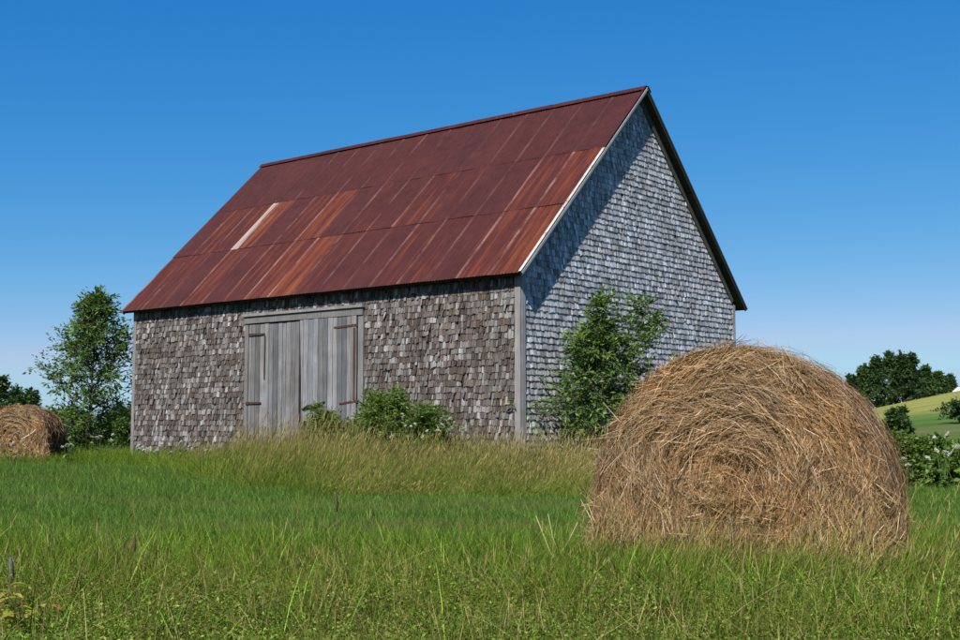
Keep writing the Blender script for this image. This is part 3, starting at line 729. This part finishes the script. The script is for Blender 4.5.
# ------------------------------------------------------------------ grass
SRC = bpy.data.collections.new('grass_sources')
def blades(n, rad, hlo, hhi, wlo, whi, lean, bendk, pal, r, seg=3, dirx=0.0):
    """returns verts, faces, tints of n tapered blades"""
    a = r.uniform(0, 2 * math.pi, n); rr = rad * np.sqrt(r.uniform(0, 1, n))
    B = np.stack([rr * np.cos(a), rr * np.sin(a), np.full(n, -.015)], 1)
    h = r.uniform(hlo, hhi, n); az = r.uniform(0, 2 * math.pi, n); ln = np.abs(r.normal(0, lean, n)); bd = np.abs(r.normal(0, bendk, n))
    fx = np.cos(az); fy = np.sin(az); face = r.uniform(0, math.pi, n); w = r.uniform(wlo, whi, n)
    sx, sy = np.cos(face), np.sin(face); V_ = np.zeros((n, seg + 1, 2, 3))
    for j in range(seg + 1):
        t = j / seg; off = h * (ln * t + bd * t * t)
        c = B + np.stack([fx * off + dirx * h * t ** 1.6, fy * off, h * t * (1 - .25 * np.minimum(ln + bd, 1.2) * t)], 1)
        ww = w * (1 - t) ** .7 / 2 + .0004
        V_[:, j, 0] = c - np.stack([sx * ww, sy * ww, 0 * ww], 1); V_[:, j, 1] = c + np.stack([sx * ww, sy * ww, 0 * ww], 1)
    k = (seg + 1) * 2; f = np.array([[2 * j, 2 * j + 1, 2 * j + 3, 2 * j + 2] for j in range(seg)])[None] + (np.arange(n) * k)[:, None, None]
    pal = np.array(pal); c = pal[r.choice(len(pal), n)] * np.clip(r.lognormal(0, .38, (n, 1)), .4, 2.2)
    return V_.reshape(-1, 3), f.reshape(-1, 4), np.repeat(c, k, 0), V_[:, -1].mean(1), h
def heads(tips, r, lo, hi, wid, pal, dirx=0.0):
    """seed heads: two crossed slim diamonds at each tip"""
    n = len(tips); ln = r.uniform(lo, hi, n); D = np.stack([r.normal(dirx, .18, n), r.normal(0, .18, n), np.ones(n)], 1); D /= np.linalg.norm(D, axis=1)[:, None]
    vs, col = [], []
    pal = np.array(pal); c = pal[r.choice(len(pal), n)] * r.uniform(.75, 1.25, (n, 1))
    for q in range(2):
        a = r.uniform(0, math.pi, n) + q * math.pi / 2; S = np.stack([np.cos(a), np.sin(a), 0 * a], 1) * wid / 2
        vs.append(np.stack([tips - D * ln[:, None] * .5, tips + S, tips + D * ln[:, None] * .5, tips - S], 1).reshape(-1, 3)); col.append(np.repeat(c, 4, 0))
    v = np.concatenate(vs); return v, np.arange(len(v)).reshape(-1, 4), np.concatenate(col)
def clump(name, coll, mat, sets, r, headspec=None):
    vs, fs, ts, n = [], [], [], 0
    for st in sets:
        hs = st.pop('heads', None); v, f, t, tips, h = blades(r=r, **st)
        vs.append(v); fs.append(f + n); ts.append(t); n += len(v)
        if hs:
            v, f, t = heads(tips, r, **hs); vs.append(v); fs.append(f + n); ts.append(t); n += len(v)
    o = bpy.data.objects.new(name, mesh_np(name, np.concatenate(vs), np.concatenate(fs), np.concatenate(ts), mat)); coll.objects.link(o); return o
GREEN = [(.078, .142, .015), (.098, .165, .018), (.058, .118, .013), (.135, .195, .026)]
LIME = [(.068, .132, .026), (.086, .154, .029), (.053, .110, .023), (.115, .178, .035)]
STRAW = [tuple(0.75 * q for q in c) for c in [(.27, .21, .10), (.34, .28, .15), (.21, .15, .075)]]
TANS = [(.27, .205, .085), (.215, .15, .065), (.33, .26, .12), (.205, .175, .058)]
OLIVE = [(.118, .150, .024), (.145, .163, .034), (.090, .128, .020), (.175, .175, .045)]
colls = {}
def family(key, mat, maker, n=5):
    c = bpy.data.collections.new('src_' + key); r = np.random.default_rng(hash(key) % 1000 if False else sum(map(ord, key)))
    for i in range(n): clump('clump_%s_%d' % (key, i), c, mat, maker(r), r)
    colls[key] = (c, n)
family('mown', M['mown'], lambda r: [dict(n=46, rad=.15, hlo=.06, hhi=.15, wlo=.003, whi=.006, lean=.35, bendk=.35, pal=LIME), dict(n=3, rad=.15, hlo=.06, hhi=.13, wlo=.002, whi=.004, lean=.6, bendk=.4, pal=STRAW)])
family('fore', M['grass'], lambda r: [dict(n=30, rad=.11, hlo=.08, hhi=.30, wlo=.003, whi=.0085, lean=.3, bendk=.35, pal=GREEN), dict(n=2, rad=.11, hlo=.12, hhi=.30, wlo=.0016, whi=.003, lean=.35, bendk=.25, pal=STRAW)])
family('foretall', M['grass'], lambda r: [dict(n=14, rad=.09, hlo=.22, hhi=.46, wlo=.003, whi=.006, lean=.22, bendk=.3, pal=GREEN + OLIVE), dict(n=3, rad=.09, hlo=.24, hhi=.48, wlo=.0014, whi=.0024, lean=.2, bendk=.15, pal=STRAW + OLIVE, heads=dict(lo=.04, hi=.09, wid=.0048, pal=TANS))])
family('tall', M['tallg'], lambda r: [dict(n=34, rad=.20, hlo=.20, hhi=.58, wlo=.003, whi=.006, lean=.28, bendk=.35, pal=OLIVE + GREEN, dirx=.10), dict(n=22, rad=.20, hlo=.40, hhi=.82, wlo=.0014, whi=.0024, lean=.18, bendk=.2, pal=OLIVE + TANS, dirx=.25, heads=dict(lo=.07, hi=.16, wid=.0085, pal=TANS, dirx=.35))], 7)
family('tallgreen', M['tallg'], lambda r: [dict(n=44, rad=.20, hlo=.20, hhi=.62, wlo=.003, whi=.007, lean=.3, bendk=.4, pal=GREEN + OLIVE, dirx=.10), dict(n=5, rad=.20, hlo=.45, hhi=.85, wlo=.0014, whi=.0024, lean=.2, bendk=.2, pal=OLIVE + TANS, dirx=.25, heads=dict(lo=.06, hi=.14, wid=.007, pal=TANS, dirx=.3))], 6)
family('lean', M['grass'], lambda r: [dict(n=9, rad=.08, hlo=.2, hhi=.42, wlo=.002, whi=.0045, lean=.15, bendk=.3, pal=GREEN + OLIVE, dirx=.35), dict(n=5, rad=.08, hlo=.3, hhi=.6, wlo=.0014, whi=.0026, lean=.12, bendk=.2, pal=OLIVE + TANS, dirx=.45, heads=dict(lo=.04, hi=.10, wid=.006, pal=TANS, dirx=.5))], 5)
def weed_clump(i, coll, r):
    n = 320; a = r.uniform(0, 2 * math.pi, n); q = .15 * np.sqrt(r.uniform(0, 1, n)); z = r.uniform(.03, .20, n) * (1 - (q / .2) ** 2)
    P = np.stack([q * np.cos(a), q * np.sin(a), z], 1); D = np.stack([np.cos(a) + r.normal(0, .7, n), np.sin(a) + r.normal(0, .7, n), r.normal(.25, .4, n)], 1)
    D /= np.linalg.norm(D, axis=1)[:, None]; N = r.normal(0, .6, (n, 3)); N[:, 2] += 1; S = np.cross(D, N); S /= np.linalg.norm(S, axis=1)[:, None]
    ln = r.uniform(.007, .019, n)[:, None]; w = ln * r.uniform(.35, .6, (n, 1))
    v = np.stack([P, P + D * ln * .5 + S * w / 2, P + D * ln, P + D * ln * .5 - S * w / 2], 1).reshape(-1, 3); f = np.arange(n * 4).reshape(-1, 4)
    pal = np.array(GREEN + OLIVE + LIME[:2]) * 1.25; c = np.repeat(pal[r.choice(len(pal), n)] * r.uniform(.6, 1.5, (n, 1)), 4, 0)
    v2, f2, t2, _, _ = blades(26, .13, .06, .24, .002, .005, .4, .4, GREEN + OLIVE + STRAW[:1], r)
    coll.objects.link(bpy.data.objects.new('clump_weed_%d' % i, mesh_np('clump_weed', np.concatenate([v, v2]), np.concatenate([f, f2 + len(v)]), np.concatenate([c, t2]), M['grass'])))
wc = bpy.data.collections.new('src_weed'); wr = np.random.default_rng(77)
for i in range(6): weed_clump(i, wc, wr)
colls['weed'] = (wc, 6)
family('litter', M['grass'], lambda r: [dict(n=10, rad=.14, hlo=.06, hhi=.26, wlo=.0015, whi=.0035, lean=1.0, bendk=.5, pal=STRAW + TANS)], 4)
def scatter(name, key, P, r, slo, shi, label, cat, rot=math.pi, tilt=.12, zs=None):
    n = len(P); me = bpy.data.meshes.new(name); me.vertices.add(n); me.vertices.foreach_set('co', P.astype(np.float32).ravel())
    a = me.attributes.new('rot', 'FLOAT_VECTOR', 'POINT'); a.data.foreach_set('vector', np.stack([r.normal(0, tilt, n), r.normal(0, tilt, n), r.uniform(-rot, rot, n)], 1).astype(np.float32).ravel())
    s = r.uniform(slo, shi, n); sc = np.stack([s, s, s * (zs if zs is not None else 1)], 1)
    a = me.attributes.new('scl', 'FLOAT_VECTOR', 'POINT'); a.data.foreach_set('vector', sc.astype(np.float32).ravel())
    c, k = colls[key]
    a = me.attributes.new('idx', 'INT', 'POINT'); a.data.foreach_set('value', r.integers(0, k, n).astype(np.int32))
    o = obj(name, me, None, label=label, cat=cat, kind='stuff')
    ng = bpy.data.node_groups.new('scatter_' + name, 'GeometryNodeTree')
    ng.interface.new_socket('Geometry', in_out='INPUT', socket_type='NodeSocketGeometry'); ng.interface.new_socket('Geometry', in_out='OUTPUT', socket_type='NodeSocketGeometry')
    N = ng.nodes; gi = N.new('NodeGroupInput'); go = N.new('NodeGroupOutput'); ip = N.new('GeometryNodeInstanceOnPoints'); ci = N.new('GeometryNodeCollectionInfo')
    ci.inputs['Collection'].default_value = c; ci.inputs['Separate Children'].default_value = True; ci.inputs['Reset Children'].default_value = True
    ip.inputs['Pick Instance'].default_value = True
    lk = ng.links.new
    lk(gi.outputs[0], ip.inputs['Points']); lk(ci.outputs[0], ip.inputs['Instance']); lk(ip.outputs[0], go.inputs[0])
    for nm, typ, sock in (('rot', 'FLOAT_VECTOR', 'Rotation'), ('scl', 'FLOAT_VECTOR', 'Scale'), ('idx', 'INT', 'Instance Index')):
        q = N.new('GeometryNodeInputNamedAttribute'); q.data_type = typ; q.inputs['Name'].default_value = nm
        src = [s for s in q.outputs if s.enabled and s.name == 'Attribute'][0]; lk(src, ip.inputs[sock])
    md = o.modifiers.new('scatter', 'NODES'); md.node_group = ng
    return o
def wedge(r, n, y0, y1, margin=1.0, pw=1.0):
    """n random points in the ground wedge the picture can see, between depths y0..y1"""
    y = y0 + (y1 - y0) * r.uniform(0, 1, n) ** pw
    x = r.uniform(-1, 1, n) * (y * .415 + margin); return x, y
def vnoise(x, y, s, seed):
    r = np.random.default_rng(seed); out = 0
    for k in range(5):
        a = r.uniform(0, 2 * math.pi); f = s * r.uniform(.6, 1.7); out = out + np.sin((x * math.cos(a) + y * math.sin(a)) * f + r.uniform(0, 6))
    return out / 5
def in_barn(x, y, pad=.05):
    dx = x - .6743; dy = y - 20.0915; u = dx * U[0] + dy * U[1]; v = dx * V[0] + dy * V[1]
    return (u > -pad) & (u < L + pad) & (v > -pad) & (v < W + pad)
def in_bale(x, y, g=-.02):
    ok = np.zeros(len(x), bool)
    for bx, by, rz in ((1.30, 6.32, R(25)), (-9.75, 25.2, R(2))):
        dx, dy = x - bx, y - by; lx = dx * math.cos(rz) - dy * math.sin(rz); ly = dx * math.sin(rz) + dy * math.cos(rz)
        ok |= (np.abs(lx) < BA + g) & (ly > -.0 - g) & (ly < 1.22 + g)
    return ok
def tall_edge(x, y):
    """>0 inside the unmown strip along the barn: nearer edge moves back on the left"""
    px = 480 + x / y * 1203.9
    edge = np.interp(px, [-200, 90, 150, 205, 240, 330, 420, 600, 960], [25.5, 24.5, 22.5, 17.2, 14.6, 13.2, 12.5, 12.4, 13.5])
    return y - edge - .6 * vnoise(x, y, 1.6, 5)
r = np.random.default_rng(101)
# mown meadow
x1, y1 = wedge(r, 18000, 6.8, 14, 2); x2, y2 = wedge(r, 16500, 14, 30, 2); x3, y3 = wedge(r, 7000, 30, 62, 2)
x = np.concatenate([x1, x2, x3]); y = np.concatenate([y1, y2, y3])
ok = ~in_barn(x, y) & ~in_bale(x, y) & ((tall_edge(x, y) < .2) | (x > 4.2)); x, y = x[ok], y[ok]
far = np.clip(y / 14, 1, 2.6)
scatter('mown_grass', 'mown', np.stack([x, y, gz(x, y)], 1), r, .85, 1.3, 'short mown green grass of the meadow', 'grass', zs=1 + .2 * vnoise(x, y, .8, 3))
# tall dry strip before the barn
x, y = wedge(r, 11000, 11.2, 27, .5, 1.0); te = tall_edge(x, y)
ok = (te > 0) & ~in_barn(x, y, .1) & ~in_bale(x, y) & (x < 4.4) & (y < 27.5) & (r.uniform(0, 1, len(x)) < np.interp(480 + x / y * 1203.9, [150, 260], [.12, 1])); x, y, te = x[ok], y[ok], te[ok]
px = 480 + x / y * 1203.9
hs = (.55 + .45 * sstep(0, 3.0, te)) * np.interp(px, [0, 120, 200, 245, 320, 400, 600], [.5, .5, .6, .92, .92, .74, .68]) * (1 + .18 * vnoise(x, y, 1.3, 9))
mixk = (vnoise(x, y, 1.1, 44) + .8 * vnoise(x, y, 2.9, 45) + r.normal(0, .35, len(x)) + np.where(te < .9, -.35, 0)) > .10
for sel, key, nm, lab in ((mixk, 'tall', 'tall_grass', 'tall unmown grass with tan seed heads in front of the barn'), (~mixk, 'tallgreen', 'tall_green_grass', 'tall green grass tufts mixed through the unmown strip before the barn')):
    scatter(nm, key, np.stack([x, y, gz(x, y)], 1)[sel], r, .7, 1.15, lab, 'grass', rot=.8, tilt=.12, zs=hs[sel] * r.uniform(.65, 1.4, sel.sum()))
# rough green grass at the foot of the barn's left end
x, y = wedge(r, 9000, 17, 28, .5); te = tall_edge(x, y); px = 480 + x / y * 1203.9
ok = (te > 0) & ~in_barn(x, y, .1) & ~in_bale(x, y) & (px < 330); x, y, te = x[ok], y[ok], te[ok]
scatter('rough_grass', 'fore', np.stack([x, y, gz(x, y)], 1), r, 1.0, 1.5, 'rough green grass below the left end of the barn', 'grass', zs=.8 + .4 * sstep(0, 3, te))
# unmown verge in the foreground
x, y = wedge(r, 9500, 3.0, 8.6, 1.7); ok = ~in_bale(x, y) & (r.uniform(0, 1, len(x)) < (1 - sstep(6.6, 8.0, y)) * (.45 + .55 * sstep(4.9, 5.7, y))); x, y = x[ok], y[ok]
scatter('verge_grass', 'fore', np.stack([x, y, gz(x, y)], 1), r, .75, 1.2, 'rough green verge grass in the foreground', 'grass', zs=(.75 + .25 * sstep(4.6, 5.8, y)) * (1 + .3 * vnoise(x, y, 1.8, 21)))
x, y = wedge(r, 560, 4.2, 7.2, 1.6); ok = ~in_bale(x, y) & (vnoise(x, y, 1.1, 33) > -.2); x, y = x[ok], y[ok]
scatter('seeding_grass', 'foretall', np.stack([x, y, gz(x, y)], 1), r, .7, 1.15, 'taller seeding grass stems standing through the foreground verge', 'grass')
x, y = wedge(r, 5200, 3.0, 5.7, 1.6); ok = ~in_bale(x, y); x, y = x[ok], y[ok]
scatter('leafy_weeds', 'weed', np.stack([x, y, gz(x, y)], 1), r, .7, 1.15, 'low leafy weeds along the bottom of the picture', 'ground cover')
x, y = wedge(r, 3500, 3.2, 7.0, 1.6); ok = ~in_bale(x, y); x, y = x[ok], y[ok]
scatter('straw_litter', 'litter', np.stack([x, y, gz(x, y) + .03], 1), r, .8, 1.3, 'dry straw litter lying through the foreground grass', 'straw')
x = r.uniform(.35, 2.6, 150); y = 5.95 - .47 * (x - 1.30) - np.abs(r.normal(.12, .22, 150)) + np.where(x > 1.9, .25, 0); ok = ~in_bale(x, y); x, y = x[ok], y[ok]
scatter('leaning_grass', 'lean', np.stack([x, y, gz(x, y)], 1), r, .7, 1.1, 'wiry grass leaning against the foot of the large bale', 'grass', rot=.5)

# ------------------------------------------------------------------ single plants and small things
def umbel(px, Y, h, label, seed, n=4, spread=.18, white=(.72, .72, .68), heads_r=.042):
    r = np.random.default_rng(seed); x, y, z = at(px, Y); root = empty('umbel_plant', (x, y, z)); tag(root, label, 'wildflower', 'white flowering weeds')
    st = MB(); lp, ld = [], []
    for k in range(n):
        tip = np.array((r.normal(0, spread), r.normal(0, spread * .5), h * r.uniform(.62, 1.0))); b = np.array((r.normal(0, .02), r.normal(0, .02), -.03))
        pts = [b + (tip - b) * t + np.array((0, 0, .04 * math.sin(math.pi * t))) for t in (0, .35, .7, 1)]
        st.tube(pts, [.006, .005, .004, .0025], (.06, .10, .025), 5)
        fl = MB(); m = 34; hr_ = heads_r * r.uniform(.45, 1.15); tl = r.normal(0, .5, 2)
        for i in range(m):
            q = hr_ * math.sqrt((i + .5) / m); a = i * 2.4; c = tip + np.array((q * math.cos(a), q * math.sin(a), .02 - q * q * 9 + q * (tl[0] * math.cos(a) + tl[1] * math.sin(a)) + r.normal(0, .007))); s_ = r.uniform(.004, .008)
            st.tube([tip - np.array((0, 0, .03)), c - np.array((0, 0, .003))], [.0012, .0008], (.08, .12, .03), 3)
            fl.add([c + np.array(d) * s_ for d in ((-1, 0, 0), (0, -1, 0), (1, 0, 0), (0, 1, 0), (0, 0, .5), (0, 0, -.4))], [[0, 1, 4], [1, 2, 4], [2, 3, 4], [3, 0, 4], [1, 0, 5], [2, 1, 5], [3, 2, 5], [0, 3, 5]], np.array(white) * r.uniform(.8, 1.05))
        fl.build('flower_head', M['plain'], root)
        for i in range(7):
            t = r.uniform(.15, .8); lp.append(b + (tip - b) * t); ld.append(r.normal(0, 1, 3) + np.array((0, 0, .2)))
    st.build('stem', M['plain'], root); leaves_mesh('leaves', np.array(lp), np.array(ld), .09, .45, BUSH, r, root)
UM = [(408, 19.7, .98, 'white umbel flowers at the right side of the door bushes', 5, .17), (421, 19.6, .90, 'white umbel flowers lowest beside the small bush', 4, .15), (437, 19.9, .98, 'white umbel flowers between small bush and brown weed', 3, .12),
      (536, 19.2, .62, 'white flowers at the foot of the barn corner', 3, .12), (566, 19.3, .66, 'white flowers under the gable shrub', 4, .16), (938, 14.4, .72, 'white umbel flowers left of two on the right bramble hedge', 4, .13), (953, 14.3, .66, 'white umbel flowers at the right edge before the brambles', 3, .1), (917, 14.2, .46, 'white flowers low in the middle of the bramble hedge', 3, .1),
      (75, 24.0, .62, 'white flowers just right of the distant bale', 4, .16), (104, 25.0, .66, 'white flowers under the ash tree', 4, .2), (152, 24.6, .55, 'white flowers at the left corner of the barn', 5, .2), (178, 23.6, .50, 'white flowers along the wall left of the doors', 6, .3), (199, 23.0, .52, 'white flowers along the wall nearest the left door leaf', 5, .25), (16, 23.2, .60, 'white flowers in front of the distant bale', 5, .2)]
for i, (px, Y, h, lab, n, sp_) in enumerate(UM): umbel(px, Y, h, lab, 200 + i, n, sp_)

# yellow-green leafed plant at the bottom-left corner
def leafy_plant(px, Y, h, label, seed, pal):
    r = np.random.default_rng(seed); x, y, z = at(px, Y); root = empty('broadleaf_plant', (x, y, z)); tag(root, label, 'plant')
    st = MB()
    for k in range(5):
        a = k * 2.4; tip = np.array((.10 * math.cos(a) * r.uniform(.4, 1), .10 * math.sin(a) * r.uniform(.4, 1), h * r.uniform(.75, 1)))
        st.tube([(0, 0, -.02), tuple(tip * .5 + np.array((0, 0, .03))), tuple(tip)], [.004, .003, .002], (.10, .06, .03), 5)
        for j in range(5):
            b = tip * (.55 + .11 * j); d = np.array((math.cos(a + j * 1.9), math.sin(a + j * 1.9), .25)); d /= np.linalg.norm(d); s_ = np.cross(d, (0, 0, 1)); s_ /= np.linalg.norm(s_); up = np.cross(s_, d)
            ln = r.uniform(.05, .085); w = ln * .42; P, F_ = [], []
            for t, ww in ((0, .05), (.3, .85), (.6, .9), (.85, .45), (1, .02)):
                c = b + d * ln * t - up * ln * .35 * t * t; P += [c - s_ * w * ww / 2 + up * ww * .006, c, c + s_ * w * ww / 2 + up * ww * .006]
            for q in range(4):
                for e in (0, 1): F_.append([q * 3 + e, q * 3 + e + 1, q * 3 + e + 4, q * 3 + e + 3])
            m = MB(); m.add(P, F_, np.array(pal[r.choice(len(pal))]) * r.uniform(.8, 1.2)); m.build('leaf', M['leaf'], root)
    st.build('stem', M['plain'], root)
YEL = [(.30, .30, .03), (.22, .27, .03), (.36, .25, .04), (.14, .20, .03)]
leafy_plant(6, 4.75, .30, 'yellow-green leafed plant cut by the left edge at the bottom', 301, YEL)
leafy_plant(36, 4.6, .24, 'yellow and orange tinged leafy plant near the bottom left corner', 302, YEL + [(.32, .14, .04)])

# grey stub of a dead stalk, long stems, the straw on the bale
def stalk(name, pts, rad, tint, label, cat, head=None, group=None):
    root = empty(name, pts[0]); tag(root, label, cat, group); o = Vector(pts[0]); m = MB()
    m.tube([tuple(Vector(p) - o) for p in pts], [rad * (1 - .4 * i / (len(pts) - 1)) for i in range(len(pts))], tint, 6); m.build('stem', M['plain'], root, True)
    if head:
        hp, hr, ht = head; m = MB(); m.tube([tuple(Vector(p) - o) for p in hp], [hr * .4, hr, hr * .9, hr * .3], ht, 7); m.build('seed_head', M['plain'], root, True)
def P3(px, py, Y):
    d = Vector(((px - 480) / 1203.9, 1, (320 - py) / 1203.9)); c, s_ = math.cos(.0862), math.sin(.0862); w = Vector((d.x, d.y * c - d.z * s_, d.y * s_ + d.z * c)); return cam.location + w * (Y / w.y)
stalk('dead_stalk', [P3(13, 640, 5.4), P3(12, 600, 5.4), P3(11, 578, 5.4)], .006, (.10, .09, .07), 'dark grey spent cattail-like stalk near the left edge', 'plant stalk', ([P3(12, 584, 5.4), P3(11.5, 578, 5.4), P3(11, 564, 5.4), P3(10.5, 557, 5.4)], .013, (.075, .072, .07)))
stalk('grass_stem', [P3(112, 640, 5.6), P3(134, 590, 5.6), P3(135, 545, 5.6)], .003, (.07, .05, .03), 'thin dark stem standing at the lower left', 'plant stalk', ([P3(135, 552, 5.6), P3(135, 546, 5.6), P3(135, 538, 5.6), P3(135, 532, 5.6)], .006, (.06, .035, .025)))
stalk('grass_stem', [P3(340, 600, 6.4), P3(338, 540, 6.4), P3(337, 505, 6.4)], .003, (.06, .05, .03), 'tall dark stem standing alone in the mown grass left of centre', 'plant stalk', ([P3(337, 512, 6.4), P3(337, 505, 6.4), P3(337, 498, 6.4), P3(336.5, 490, 6.4)], .006, (.05, .035, .025)))
stalk('grass_stem', [P3(201, 520, 12), P3(200, 470, 12), P3(198, 446, 12)], .003, (.10, .06, .04), 'tall brown dock stem below the left door leaf', 'plant stalk', ([P3(200.5, 474, 12), P3(200, 466, 12), P3(199.5, 456, 12), P3(198.5, 448, 12)], .007, (.09, .05, .032)))
for i, (a, b, lab) in enumerate([((568, 582), (536, 516), 'longest pale straw leaning left beside the large bale'), ((560, 556), (548, 514), 'short pale straw crossing the long one left of the bale'), ((556, 560), (578, 522), 'pale straw leaning right towards the large bale')]):
    stalk('straw_stem', [P3(*a, 6.0 + .12 * i), P3((a[0] + b[0]) / 2 - 2 + i, (a[1] + b[1]) / 2 + 3, 6.0 + .12 * i), P3(*b, 6.0 + .12 * i)], .0028, (.30, .27, .13), lab, 'straw', None, 'pale straws beside the large bale')
stalk('grass_stem', [P3(822, 398, 6.9), P3(828, 386, 6.9), P3(832, 376, 6.9)], .003, (.06, .05, .035), 'thin dark stem poking up from the top right of the large bale', 'plant stalk', ([P3(829.5, 382, 6.9), P3(830.5, 379, 6.9), P3(831.5, 376, 6.9), P3(832.5, 372, 6.9)], .005, (.05, .04, .03)))
# old fence post in the field
fx, fy, fz = at(868, 60); post = empty('fence_post', (fx, fy, fz)); tag(post, 'small old wooden fence post in the field behind the large bale', 'fence post')
m = MB(); m.tube([(0, 0, -.1), (.01, 0, .6), (.02, 0, 1.25)], [.09, .085, .075], (.16, .13, .09), 7); m.build('post', M['bark'], post)
